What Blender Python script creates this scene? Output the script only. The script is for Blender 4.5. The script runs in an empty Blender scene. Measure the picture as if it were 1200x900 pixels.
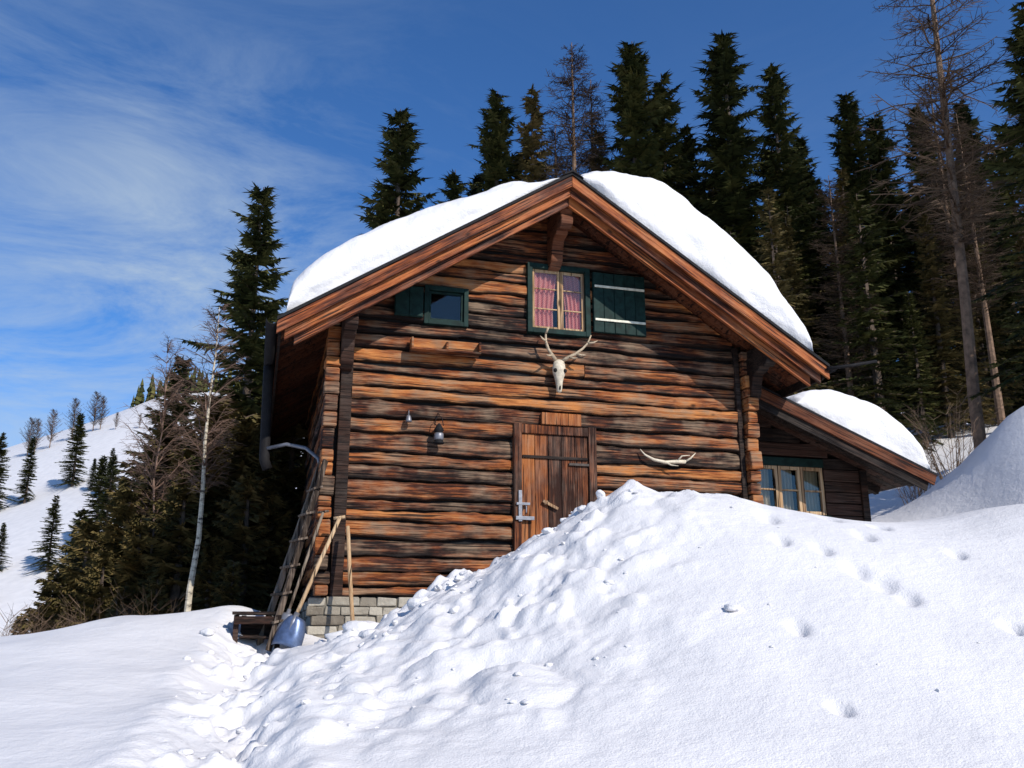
import bpy, math, random
import numpy as np
from mathutils import Vector, Matrix
random.seed(7); rng=np.random.default_rng(7)
A=math.radians(15.4); P0=(-2.40,11.7,0.0)
scene=bpy.context.scene
COL=scene.collection

# ---------------------------------------------------------------- noise
def vn(x,y,s=0):
    x=np.asarray(x,float);y=np.asarray(y,float)
    xi=np.floor(x);yi=np.floor(y);fx=x-xi;fy=y-yi
    fx=fx*fx*(3-2*fx);fy=fy*fy*(3-2*fy)
    def h(a,b):
        v=np.sin(a*127.1+b*311.7+s*74.7)*43758.5453
        return v-np.floor(v)
    return (h(xi,yi)*(1-fx)+h(xi+1,yi)*fx)*(1-fy)+(h(xi,yi+1)*(1-fx)+h(xi+1,yi+1)*fx)*fy
def fbm(x,y,s=0,o=4):
    r=0;a=.5;x=np.asarray(x,float);y=np.asarray(y,float)
    for i in range(o):
        r=r+a*(vn(x,y,s+i*13)-.5);x,y=(x*.80-y*.60)*2.03+3.1,(x*.60+y*.80)*2.03+1.7;a*=.5
    return r
def sstep(a,b,x):
    t=np.clip((x-a)/(b-a),0,1);return t*t*(3-2*t)

# ---------------------------------------------------------------- materials
def newmat(name):
    m=bpy.data.materials.new(name);m.use_nodes=True
    nt=m.node_tree;nt.nodes.clear()
    out=nt.nodes.new('ShaderNodeOutputMaterial');b=nt.nodes.new('ShaderNodeBsdfPrincipled')
    nt.links.new(b.outputs[0],out.inputs[0])
    return m,nt,b
def N(nt,t,**k):
    n=nt.nodes.new(t)
    for a,v in k.items(): setattr(n,a,v)
    return n
def ramp(nt,stops):
    r=N(nt,'ShaderNodeValToRGB');e=r.color_ramp.elements
    while len(e)<len(stops): e.new(.5)
    for i,(p,c) in enumerate(stops):
        e[i].position=p;e[i].color=(c[0],c[1],c[2],1)
    return r
def noise(nt,vec,scale,detail=4,rough=.55):
    n=N(nt,'ShaderNodeTexNoise');n.inputs['Scale'].default_value=scale
    n.inputs['Detail'].default_value=detail;n.inputs['Roughness'].default_value=rough
    if vec is not None: nt.links.new(vec,n.inputs['Vector'])
    return n
def mapping(nt,vec,scale=(1,1,1),rot=(0,0,0)):
    m=N(nt,'ShaderNodeMapping');m.inputs['Scale'].default_value=scale;m.inputs['Rotation'].default_value=rot
    nt.links.new(vec,m.inputs['Vector']);return m
def bump(nt,b,h,strength=.3,dist=.02):
    bp=N(nt,'ShaderNodeBump');bp.inputs['Strength'].default_value=strength;bp.inputs['Distance'].default_value=dist
    nt.links.new(h,bp.inputs['Height']);nt.links.new(bp.outputs[0],b.inputs['Normal']);return bp
def mix(nt,f,a,b,mode='MIX'):
    m=N(nt,'ShaderNodeMix',data_type='RGBA',blend_type=mode)
    for i,v in ((0,f),(6,a),(7,b)):
        if isinstance(v,(int,float)): m.inputs[i].default_value=v
        elif isinstance(v,tuple): m.inputs[i].default_value=(*v,1)
        else: nt.links.new(v,m.inputs[i])
    return m.outputs[2]
def math_(nt,op,a,b=0.,clamp=False):
    m=N(nt,'ShaderNodeMath',operation=op);m.use_clamp=clamp
    for i,v in ((0,a),(1,b)):
        if isinstance(v,(int,float)): m.inputs[i].default_value=v
        else: nt.links.new(v,m.inputs[i])
    return m.outputs[0]

def wood(name,cols,along='x',grain=40,rough=.75,weather=.35,edge=True,grey=(.20,.15,.115)):
    m,nt,b=newmat(name)
    tc=N(nt,'ShaderNodeTexCoord');at=N(nt,'ShaderNodeAttribute',attribute_name='tone')
    sep=N(nt,'ShaderNodeSeparateColor');nt.links.new(at.outputs['Color'],sep.inputs[0])
    off=N(nt,'ShaderNodeVectorMath',operation='ADD')
    comb=N(nt,'ShaderNodeCombineXYZ');s37=math_(nt,'MULTIPLY',sep.outputs[2],37.)
    for i in range(3): nt.links.new(s37,comb.inputs[i])
    nt.links.new(tc.outputs['Object'],off.inputs[0]);nt.links.new(comb.outputs[0],off.inputs[1])
    g={'x':(1.6,grain*.5,grain),'z':(grain,grain*.5,1.6),'y':(grain,1.6,grain)}[along]
    g2={'x':(.9,3,7.5),'z':(7.5,3,.9),'y':(7.5,.9,7.5)}[along]
    n1=noise(nt,mapping(nt,off.outputs[0],g).outputs[0],1,4,.7)
    n2=noise(nt,mapping(nt,off.outputs[0],g2).outputs[0],1.6,4,.7)
    n3=noise(nt,off.outputs[0],2.3,3,.6)
    n5=noise(nt,tc.outputs['Object'],.8,3,.6)
    v=math_(nt,'ADD',math_(nt,'MULTIPLY',n1.outputs[0],.80),math_(nt,'MULTIPLY',n2.outputs[0],.58))
    v=math_(nt,'ADD',v,math_(nt,'MULTIPLY',math_(nt,'SUBTRACT',sep.outputs[0],.5),.34))
    v=math_(nt,'ADD',v,math_(nt,'MULTIPLY',math_(nt,'SUBTRACT',n5.outputs[0],.5),.55))
    v=math_(nt,'SUBTRACT',v,.20)
    r=ramp(nt,[(.30,cols[0]),(.43,cols[1]),(.55,cols[2]),(.72,cols[3])]);nt.links.new(v,r.inputs[0])
    w=ramp(nt,[(.48,(0,0,0)),(.64,(min(1,weather*2),)*3)]);nt.links.new(math_(nt,'ADD',math_(nt,'MULTIPLY',n3.outputs[0],.6),math_(nt,'MULTIPLY',n1.outputs[0],.45)),w.inputs[0])
    gcol=mix(nt,n1.outputs[0],(grey[0]*.10,grey[1]*.10,grey[2]*.10),(grey[0]*1.7,grey[1]*1.7,grey[2]*1.7))
    c=mix(nt,w.outputs[0],r.outputs[0],gcol)
    vo=N(nt,'ShaderNodeTexVoronoi');vo.inputs['Scale'].default_value=1
    ks={'x':(2.2,1,4.2),'z':(5,1,1.7),'y':(4,2,4)}[along]
    nt.links.new(mapping(nt,off.outputs[0],ks).outputs[0],vo.inputs['Vector'])
    kr=ramp(nt,[(.05,(1,1,1)),(.13,(0,0,0))]);nt.links.new(vo.outputs['Distance'],kr.inputs[0])
    c=mix(nt,math_(nt,'MULTIPLY',kr.outputs[0],.85),c,(.02,.008,.004))
    ck={'x':(1.1,6,44),'z':(44,6,1.1),'y':(44,1.1,44)}[along]
    n4=noise(nt,mapping(nt,off.outputs[0],ck).outputs[0],1,2,.5)
    cr=ramp(nt,[(.35,(1,1,1)),(.41,(0,0,0))]);nt.links.new(n4.outputs[0],cr.inputs[0])
    c=mix(nt,math_(nt,'MULTIPLY',cr.outputs[0],.9),c,(.008,.004,.003))
    if edge:
        e=math_(nt,'ABSOLUTE',math_(nt,'SUBTRACT',math_(nt,'ADD',sep.outputs[1],math_(nt,'MULTIPLY',math_(nt,'SUBTRACT',n2.outputs[0],.5),.9)),.58))
        er=ramp(nt,[(.26,(0,0,0)),(.50,(1,1,1))]);nt.links.new(e,er.inputs[0])
        c=mix(nt,math_(nt,'MULTIPLY',er.outputs[0],.92),c,(.008,.005,.004))
    nt.links.new(c,b.inputs['Base Color']);b.inputs['Roughness'].default_value=rough
    b.inputs['Specular IOR Level'].default_value=.2
    hh=math_(nt,'ADD',math_(nt,'SUBTRACT',n1.outputs[0],math_(nt,'MULTIPLY',cr.outputs[0],.6)),math_(nt,'MULTIPLY',n2.outputs[0],.8))
    bump(nt,b,hh,.8,.02)
    return m
C_log=[(.008,.0035,.0028),(.072,.019,.0075),(.25,.071,.0185),(.46,.175,.050)]
M_log=wood('weathered_log_wood',C_log,'x',34,weather=.40,grey=(.21,.145,.095))
M_logy=wood('side_log_wood',C_log,'y',weather=.35)
M_barge=wood('barge_board_wood',[(.025,.007,.004),(.13,.031,.010),(.29,.076,.019),(.42,.14,.04)],'x',rough=.6,weather=.12,edge=False)
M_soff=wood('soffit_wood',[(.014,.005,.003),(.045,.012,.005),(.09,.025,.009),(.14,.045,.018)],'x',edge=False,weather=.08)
M_door=wood('door_wood',[(.025,.008,.004),(.10,.027,.009),(.24,.070,.018),(.36,.125,.036)],'z',weather=.15,edge=False)
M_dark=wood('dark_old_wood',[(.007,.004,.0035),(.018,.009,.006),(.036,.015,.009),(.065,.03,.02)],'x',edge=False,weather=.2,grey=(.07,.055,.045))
M_pale=wood('pale_wood',[(.22,.12,.06),(.34,.20,.10),(.44,.28,.15),(.52,.36,.21)],'z',edge=False,weather=.15,grey=(.3,.25,.2))
M_greyw=wood('grey_wood',[(.025,.016,.011),(.065,.045,.031),(.13,.095,.068),(.25,.20,.145)],'z',edge=False,weather=.6)

def simple(name,col,rough=.6,metal=0,var=.25,scale=14,bstr=.15,spec=.4):
    m,nt,b=newmat(name);tc=N(nt,'ShaderNodeTexCoord')
    n=noise(nt,tc.outputs['Object'],scale,4,.6)
    r=ramp(nt,[(.3,tuple(c*(1-var) for c in col)),(.7,tuple(min(1,c*(1+var)) for c in col))])
    nt.links.new(n.outputs[0],r.inputs[0]);nt.links.new(r.outputs[0],b.inputs['Base Color'])
    b.inputs['Roughness'].default_value=rough;b.inputs['Metallic'].default_value=metal;b.inputs['Specular IOR Level'].default_value=spec
    if bstr: bump(nt,b,n.outputs[0],bstr,.01)
    return m
M_green=simple('dark_green_paint',(.006,.020,.017),.65,0,.5,11,spec=.15)
M_cream=simple('cream_paint',(.58,.55,.44),.6)
M_black=simple('dark_sheet_metal',(.013,.012,.013),.7,0,.3,spec=.12)
M_iron=simple('galvanised_metal',(.20,.20,.22),.45,.5,.3)
M_rust=simple('dark_iron',(.05,.04,.035),.55,.6,.4)
M_bone=simple('bone',(.52,.45,.34),.6,0,.3,18)
M_antl=simple('antler',(.40,.31,.21),.55,0,.35,25)
M_void=simple('dark_interior',(.006,.005,.005),.9,bstr=0)
M_bark=simple('spruce_bark',(.08,.055,.04),.9,0,.5,6,.5)
M_barkl=simple('larch_bark',(.16,.098,.062),.9,0,.55,5,.5)
M_blue=simple('shovel_blade_metal',(.10,.14,.24),.35,.5,.3)

def snowmat(name,fine=1.):
    m,nt,b=newmat(name);tc=N(nt,'ShaderNodeTexCoord')
    n1=noise(nt,tc.outputs['Object'],7,4,.65);n2=noise(nt,tc.outputs['Object'],75,1,.7);n3=noise(nt,tc.outputs['Object'],1.3,3,.5)
    r=ramp(nt,[(.3,(.63,.615,.62)),(.65,(.71,.69,.69))]);nt.links.new(n3.outputs[0],r.inputs[0])
    nt.links.new(r.outputs[0],b.inputs['Base Color'])
    b.inputs['Roughness'].default_value=.6;b.inputs['Specular IOR Level'].default_value=.2
    h=math_(nt,'ADD',math_(nt,'MULTIPLY',n1.outputs[0],1.),math_(nt,'MULTIPLY',n2.outputs[0],.25))
    bump(nt,b,h,.40*fine,.05)
    return m
M_snow=snowmat('snow')
M_rsnow=snowmat('roof_snow',1.2)

def foliage(name,c0,c1,c2):
    m,nt,b=newmat(name);at=N(nt,'ShaderNodeAttribute',attribute_name='tone')
    sep=N(nt,'ShaderNodeSeparateColor');nt.links.new(at.outputs['Color'],sep.inputs[0])
    oi=N(nt,'ShaderNodeObjectInfo')
    v=math_(nt,'ADD',math_(nt,'MULTIPLY',sep.outputs[0],.75),math_(nt,'MULTIPLY',oi.outputs['Random'],.25))
    r=ramp(nt,[(.1,c0),(.5,c1),(.95,c2)]);nt.links.new(v,r.inputs[0])
    nt.links.new(r.outputs[0],b.inputs['Base Color']);b.inputs['Roughness'].default_value=.7
    b.inputs['Specular IOR Level'].default_value=.12
    return m
M_fol=foliage('spruce_needles',(.010,.014,.005),(.038,.044,.013),(.115,.105,.032))
M_folb=foliage('brown_spruce_needles',(.035,.030,.011),(.10,.078,.028),(.20,.14,.055))
M_twig=foliage('bare_twigs',(.05,.034,.024),(.12,.078,.052),(.20,.135,.09))
M_twigr=foliage('birch_twigs',(.12,.075,.055),(.19,.12,.09),(.26,.17,.13))

def birchbark():
    m,nt,b=newmat('birch_bark');tc=N(nt,'ShaderNodeTexCoord')
    n=noise(nt,mapping(nt,tc.outputs['Object'],(6,6,14)).outputs[0],1,4,.6)
    r=ramp(nt,[(.36,(.05,.04,.035)),(.46,(.42,.36,.27)),(.7,(.62,.55,.43))]);nt.links.new(n.outputs[0],r.inputs[0])
    nt.links.new(r.outputs[0],b.inputs['Base Color']);b.inputs['Roughness'].default_value=.7;return m
M_birch=birchbark()
def stonemat():
    m,nt,b=newmat('limewashed_stone');at=N(nt,'ShaderNodeAttribute',attribute_name='tone')
    sep=N(nt,'ShaderNodeSeparateColor');nt.links.new(at.outputs['Color'],sep.inputs[0]);tc=N(nt,'ShaderNodeTexCoord')
    n=noise(nt,tc.outputs['Object'],9,5,.65)
    v=math_(nt,'ADD',math_(nt,'MULTIPLY',sep.outputs[0],.6),math_(nt,'MULTIPLY',n.outputs[0],.55))
    r=ramp(nt,[(.2,(.10,.08,.06)),(.5,(.23,.20,.155)),(.85,(.40,.365,.30))]);nt.links.new(v,r.inputs[0])
    nt.links.new(r.outputs[0],b.inputs['Base Color']);b.inputs['Roughness'].default_value=.9;bump(nt,b,n.outputs[0],.7,.04);return m
M_stone=stonemat()
def glassmat():
    m,nt,b=newmat('window_glass');nt.nodes.remove(b)
    out=[n for n in nt.nodes if n.type=='OUTPUT_MATERIAL'][0]
    t=N(nt,'ShaderNodeBsdfTransparent');t.inputs[0].default_value=(.85,.88,.87,1)
    g=N(nt,'ShaderNodeBsdfGlossy');g.inputs['Roughness'].default_value=.04
    f=N(nt,'ShaderNodeFresnel');f.inputs[0].default_value=1.45
    mx=N(nt,'ShaderNodeMixShader');nt.links.new(f.outputs[0],mx.inputs[0]);nt.links.new(t.outputs[0],mx.inputs[1]);nt.links.new(g.outputs[0],mx.inputs[2])
    nt.links.new(mx.outputs[0],out.inputs[0]);return m
M_glass=glassmat()
def gingham(name,red,white,s=75):
    m,nt,b=newmat(name);tc=N(nt,'ShaderNodeTexCoord')
    ch=N(nt,'ShaderNodeTexChecker');ch.inputs['Scale'].default_value=s
    ch.inputs['Color1'].default_value=(*red,1);ch.inputs['Color2'].default_value=(*white,1)
    nt.links.new(mapping(nt,tc.outputs['Object'],(1,.001,1)).outputs[0],ch.inputs['Vector'])
    nt.links.new(ch.outputs[0],b.inputs['Base Color']);b.inputs['Roughness'].default_value=.9;return m
M_curt=gingham('red_check_curtain',(.62,.11,.10),(.82,.38,.34))
M_curtw=gingham('linen_curtain',(.46,.32,.20),(.54,.42,.29))

# ---------------------------------------------------------------- geometry builder
class G:
    def __init__(s): s.v=[];s.f=[];s.t=[];s.m=[]
    def add(s,vs,fs,tone=None,mi=0):
        k=len(s.v)
        if tone is None: tone=(random.random(),.55,random.random())
        s.v+= [tuple(p) for p in vs]
        if isinstance(tone,list): s.t+=tone
        else: s.t+=[tone]*len(vs)
        s.f+=[tuple(i+k for i in f) for f in fs]; s.m+=[mi]*len(fs)
    def box(s,c,d,rot=None,tone=None,mi=0):
        vs=[Vector((x*d[0]/2,y*d[1]/2,z*d[2]/2)) for x in(-1,1) for y in(-1,1) for z in(-1,1)]
        if rot is not None: vs=[rot@v for v in vs]
        vs=[v+Vector(c) for v in vs]
        s.add(vs,[(0,1,3,2),(4,6,7,5),(0,4,5,1),(2,3,7,6),(0,2,6,4),(1,5,7,3)],tone,mi)
    def span(s,a,b,tone=None,mi=0):
        s.box([(a[i]+b[i])/2 for i in range(3)],[abs(b[i]-a[i]) for i in range(3)],None,tone,mi)
    def prism(s,poly,y0,y1,tone=None,mi=0):
        n=len(poly)
        vs=[(p[0],y0,p[1]) for p in poly]+[(p[0],y1,p[1]) for p in poly]
        fs=[tuple(range(n)),tuple(range(2*n-1,n-1,-1))]+[(i,i+n,(i+1)%n+n,(i+1)%n) for i in range(n)]
        s.add(vs,fs,tone,mi)
    def tube(s,pts,rad,n=8,tone=None,mi=0):
        pts=[Vector(p) for p in pts]
        if not hasattr(rad,'__len__'): rad=[rad]*len(pts)
        vs=[];prev=None
        for i,p in enumerate(pts):
            t=(pts[min(i+1,len(pts)-1)]-pts[max(i-1,0)]).normalized()
            ref=prev if prev is not None else (Vector((0,0,1)) if abs(t.z)<.9 else Vector((1,0,0)))
            a=(ref-t*ref.dot(t)).normalized();b=t.cross(a);prev=a
            for k in range(n):
                an=2*math.pi*k/n;vs.append(p+(a*math.cos(an)+b*math.sin(an))*rad[i])
        fs=[(i*n+k,i*n+(k+1)%n,(i+1)*n+(k+1)%n,(i+1)*n+k) for i in range(len(pts)-1) for k in range(n)]
        fs+=[tuple(range(n-1,-1,-1)),tuple(range((len(pts)-1)*n,len(pts)*n))]
        s.add(vs,fs,tone,mi)
    def lathe(s,c,prof,n=16,tone=None,mi=0):
        vs=[(c[0]+r*math.cos(2*math.pi*k/n),c[1]+r*math.sin(2*math.pi*k/n),c[2]+z) for r,z in prof for k in range(n)]
        fs=[(i*n+k,i*n+(k+1)%n,(i+1)*n+(k+1)%n,(i+1)*n+k) for i in range(len(prof)-1) for k in range(n)]
        fs+=[tuple(range(n-1,-1,-1)),tuple(range((len(prof)-1)*n,len(prof)*n))]
        s.add(vs,fs,tone,mi)
    def obj(s,name,mats,parent=None,smooth=False,bevel=0,loc=None):
        me=bpy.data.meshes.new(name);me.from_pydata(s.v,[],s.f)
        if not isinstance(mats,(list,tuple)): mats=[mats]
        for m in mats: me.materials.append(m)
        me.polygons.foreach_set('material_index',s.m)
        if smooth: me.polygons.foreach_set('use_smooth',[True]*len(me.polygons))
        ca=me.color_attributes.new('tone','FLOAT_COLOR','POINT')
        ca.data.foreach_set('color',np.array([(a,b,c,1) for a,b,c in s.t],dtype=np.float32).ravel())
        me.update()
        o=bpy.data.objects.new(name,me);COL.objects.link(o)
        if bevel:
            bm=o.modifiers.new('bevel','BEVEL');bm.width=bevel;bm.segments=2;bm.limit_method='ANGLE'
        if parent: o.parent=parent
        if loc: o.location=loc
        return o
def empty(name,loc=(0,0,0),rz=0):
    e=bpy.data.objects.new(name,None);COL.objects.link(e);e.location=loc;e.rotation_euler=(0,0,rz);e.empty_display_size=.3;return e

# ---------------------------------------------------------------- terrain
CP=[ # x,y,z
(0,0,-1.6),(-4,0,-1.6),(4,0,-1.55),(0,-8,-2.2),(-10,-8,-2.6),(10,-8,-2.0),(-12,2,-1.8),(12,2,-.4),
(0,3,-1.12),(-3,3,-1.15),(3,3,-1.1),(0,5,-.68),(2.6,5,-.62),(-2.6,5,-.68),(5,5.5,-.35),(-5,5,-.75),
(0,7,-.10),(1.5,7,.22),(3.2,7,.28),(-1.2,7,-.30),(-2.4,7.5,-.42),(-4,7.5,-.38),(-6,8,-.4),
(5.1,9,1.26),(4.2,9,1.13),(3.7,9,1.08),(3,9.1,1.17),(2.7,9.5,1.28),(2.2,9.5,1.37),(1.8,9.5,1.43),(1.4,9.5,1.47),(1.1,9.5,1.45),
(.8,9.5,1.32),(.4,9.5,1.06),(0,9.5,.82),(-.5,10,.58),(-.9,10,.37),(-1.4,10.4,.10),(-1.9,10.5,-.12),(-2.3,10.6,-.13),(-2.7,10.8,-.12),
(-2.2,9,-.28),(-3.2,9.5,-.2),(-4.4,10,-.05),(-6,10.5,-.1),
(1.2,10.8,1.05),(2.8,10.8,.95),(.2,11,.4),(-.8,11.2,.1),(-2,11.5,-.12),(1.1,12.4,.75),(3.2,13,.85),(5,13.5,1.0),(4.5,11,1.0),(6,11,1.2),
(7.5,10.5,1.3),(9,13,1.7),(7.2,15,1.4),(7.9,16,2.0),(8.45,16.1,2.6),(8.85,16.2,3.3),(9.2,16.3,3.9),(10,16.6,4.4),(11.5,17,4.6),(6,17,1.7),(7.6,20,2.4),(10,20,3.2),(10.2,25,4.9),(14,22,5.2),
(-3.49,12,.36),(-4.3,12,.22),(-4.89,12,.24),(-5.42,12,.12),(-6.49,12,.0),(-8,12,-.15),(-3.3,13.5,-.2),(-5,15,-.7),(-8,15,-1.2),(-11,15,-2),
(-4,20,-.3),(-7,20,-1.6),(-13,20,-3),(-12,10,-.6),(0,20,1.8),(4,22,3.2),(0,27,4.6),(6,28,6.),(-5,27,1.6),(-10,27,-2.)]
CP=np.array(CP,float)
def tps_fit(P):
    n=len(P);d=np.hypot(P[:,None,0]-P[None,:,0],P[:,None,1]-P[None,:,1])
    K=np.where(d>0,d*d*np.log(d+1e-12),0)+np.eye(n)*.02
    Q=np.c_[np.ones(n),P[:,:2]];M=np.zeros((n+3,n+3));M[:n,:n]=K;M[:n,n:]=Q;M[n:,:n]=Q.T
    return np.linalg.solve(M,np.r_[P[:,2],0,0,0])
TW=tps_fit(CP)
def tps(x,y):
    r=TW[-3]+TW[-2]*x+TW[-1]*y
    for i in range(len(CP)):
        d2=(x-CP[i,0])**2+(y-CP[i,1])**2+1e-9
        r=r+TW[i]*.5*d2*np.log(d2)
    return r
def zfar(x,y):
    k=x/np.maximum(y,20)
    Al=36+np.clip((k+.566)*50,-8,9)
    yy=np.clip(y,0,None)
    zl=np.where(yy<50,-2.5-2.5*yy/50,-5+Al*(np.clip(yy-50,0,100)/100)**.9)-.12*np.clip(yy-150,0,None)
    zr=-1.5+.25*np.clip(yy,0,160)-.1*np.clip(yy-160,0,None)
    m=sstep(-.36,-.08,k)
    z=zl*(1-m)+zr*m
    z=z+fbm(x/25,y/25,5,3)*3*sstep(30,80,yy)
    return np.where(y<0,-2+.0*x,z)
PATH=np.array([(3,-1.0),(4.5,-1.36),(6,-1.80),(8,-2.3),(10,-2.72),(11.3,-2.98),(13,-3.1)])
DENTS=[(2.75,7.4,.08),(2.95,7.0,.07),(3.1,8.1,.07),(2.35,8.4,.08),(3.4,8.5,.07),(2.0,6.6,.06),(3.5,6.6,.05),(3.0,8.7,.1),(1.9,5.6,.05),(2.3,7.9,.06),(3.7,7.7,.05),(2.6,7.75,.06),(2.85,7.2,.09)]
rs=random.Random(17)
STEPS=[]
for i in range(85):
    fy=rs.uniform(3.4,11.4);STEPS.append((float(np.interp(fy,PATH[:,0],PATH[:,1]))+rs.gauss(0,.16),fy,rs.uniform(.05,.085),rs.uniform(.09,.15),rs.uniform(-.5,.5),rs.uniform(.04,.09)))
def Hn(x,y,detail=True):
    x=np.asarray(x,float);y=np.asarray(y,float)
    r=np.hypot(x,y-8);m=sstep(19,32,r)
    xc=np.clip(x,-20,20);yc=np.clip(y,-14,34)
    z=tps(xc,yc)*(1-m)+zfar(x,y)*m
    if detail:
        near=1-sstep(16,26,r)
        z=z+near*(fbm(x/2.2,y/2.2,1,3)*.16+fbm(x/.7,y/.7,2,3)*.035)
        bank=sstep(-2.4,-1.4,x)*(1-sstep(.2,2.6,x+.35*(9-y)))*sstep(4.6,6.6,y)*(1-sstep(10.6,11.2,y))
        crest=sstep(8.4,9.1,y)*(1-sstep(10.3,11,y))*sstep(-1.8,-.8,x)*(1-sstep(.8,3.4,x))
        wx=x+.25*fbm(x*2.1,y*2.1,8,3);wy=y+.25*fbm(x*2.1,y*2.1,18,3)
        patch=.35+.75*sstep(-.12,.16,fbm(x*.9,y*.9,77,3))
        bl=np.abs(fbm(wx*1.7,wy*1.7,21,4))*.55+np.maximum(fbm(wx*5,wy*5,31,5),-.03)*.38*patch
        z=z+np.maximum(bank*.95,crest*.7)*(bl-.06)*.85
        cx=np.interp(y,PATH[:,0],PATH[:,1]);dx=(x-cx)+fbm(y*1.3,x*0,9,2)*.25
        yw=sstep(2.5,4,y)*(1-sstep(11.2,12.2,y))
        pm=np.exp(-(dx/.36)**2)*yw
        z=z-.12*pm+pm*(np.maximum(fbm(wx*3.8,wy*3.4,41,4),-.05)*.48)
        z=z+.05*np.exp(-((np.abs(dx)-.50)/.15)**2)*yw*(.4+2*np.abs(fbm(x*3,y*3,5,2)))
        for fx,fy,a,b,rt,dp in STEPS:
            c_,s_=math.cos(rt),math.sin(rt);px=(x-fx)*c_+(y-fy)*s_;py=-(x-fx)*s_+(y-fy)*c_
            q=(px/a)**2+(py/b)**2;z=z-dp*np.exp(-q**1.6)
        for fx,fy,sx in DENTS:
            ox=x+.05*fbm(x*9,y*9,4,2);q=((ox-fx)/sx)**2+((y-fy)/(sx*1.5))**2
            z=z-.07*np.exp(-q**1.3)
    return z
def H1(x,y): return float(Hn(np.array([x]),np.array([y]))[0])
def axis(a,b,step,lo,hi,g=1.09):
    c=list(np.arange(a,b,step));s=step;v=c[-1]
    while v<hi: s*=g;v+=s;c.append(v)
    s=step;v=a;pre=[]
    while v>lo: s*=g;v-=s;pre.append(v)
    return np.array(pre[::-1]+c)
xs=axis(-4.6,5.0,.03,-500,500);ys=axis(3.8,11.2,.032,-60,600)
X,Y=np.meshgrid(xs,ys);Z=Hn(X,Y)
nx,ny=len(xs),len(ys)
idx=np.arange(nx*ny).reshape(ny,nx)
F=np.stack([idx[:-1,:-1],idx[:-1,1:],idx[1:,1:],idx[1:,:-1]],-1).reshape(-1,4)
me=bpy.data.meshes.new('snow_ground')
me.vertices.add(nx*ny);me.vertices.foreach_set('co',np.stack([X,Y,Z],-1).astype(np.float32).ravel())
me.loops.add(F.size);me.loops.foreach_set('vertex_index',F.ravel().astype(np.int32))
me.polygons.add(len(F));me.polygons.foreach_set('loop_start',np.arange(0,F.size,4,dtype=np.int32));me.polygons.foreach_set('loop_total',np.full(len(F),4,dtype=np.int32))
me.polygons.foreach_set('use_smooth',[True]*len(F));me.update(calc_edges=True);me.validate()
me.materials.append(M_snow)
COL.objects.link(bpy.data.objects.new('snow_ground',me))

# ---------------------------------------------------------------- snow clumps
bpy.ops.mesh.primitive_ico_sphere_add(subdivisions=3,radius=1);o=bpy.context.object
IV=np.array([v.co[:] for v in o.data.vertices]);IF=[tuple(p.vertices) for p in o.data.polygons]
bpy.data.objects.remove(o)
g=G();pts=[]
def clump(x,y,s): pts.append((x,y,s))
for cl in range(13):
    cy_=random.uniform(6,9.8);cx_=random.uniform(-2.0,.8)+.15*(cy_-7)
    for i in range(random.randint(3,6)): clump(cx_+random.gauss(0,.22),cy_+random.gauss(0,.3),random.choice([.010,.014,.02,.03]))
for i in range(42):
    t=random.random();clump(-2.0+t*2.9+random.gauss(0,.1),10.1-t*.8+random.gauss(0,.2),random.choice([.015,.02,.03,.05]))
for i in range(14):
    y=random.uniform(8.5,9.7);x=random.uniform(-.6,3.0);clump(x,y,random.uniform(.012,.03))
for i in range(60):
    y=random.uniform(4,11);x=float(np.interp(y,PATH[:,0],PATH[:,1]))+random.gauss(0,.3);clump(x,y,random.choice([.012,.015,.02,.035]))
for i in range(8):
    y=random.uniform(5.5,9);x=random.uniform(1.3,3.8);clump(x,y,random.uniform(.008,.015))
for x,y,s in [(1.62,6.9,.055),(-1.55,9.7,.15),(-1.3,9.95,.10),(-1.8,9.95,.10),(-1.35,9.0,.08),(-.9,9.1,.08),(-2.0,10.15,.12),(-.5,8.2,.05),(.1,8.6,.06),(-3.4,10.6,.09)]: clump(x,y,s)
PX=np.array([p[0] for p in pts]);PY=np.array([p[1] for p in pts]);PZ=Hn(PX,PY)
for (x,y,s),z in zip(pts,PZ):
    R=Matrix.Rotation(random.random()*6,3,'Z')@Matrix.Rotation(random.random()*6,3,'X')
    sc=np.array([random.uniform(.7,1.5),random.uniform(.7,1.5),random.uniform(.5,.9)])*s
    n=1+1.2*fbm(IV[:,0]*1.3+x*9,IV[:,1]*1.3+IV[:,2]*1.7+y*7,3,4)
    V=(IV*n[:,None])@np.array(R).T*sc+np.array([x,y,z+s*.08])
    g.add(V.tolist(),IF)
g.obj('snow_clumps',M_snow,smooth=True)

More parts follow.
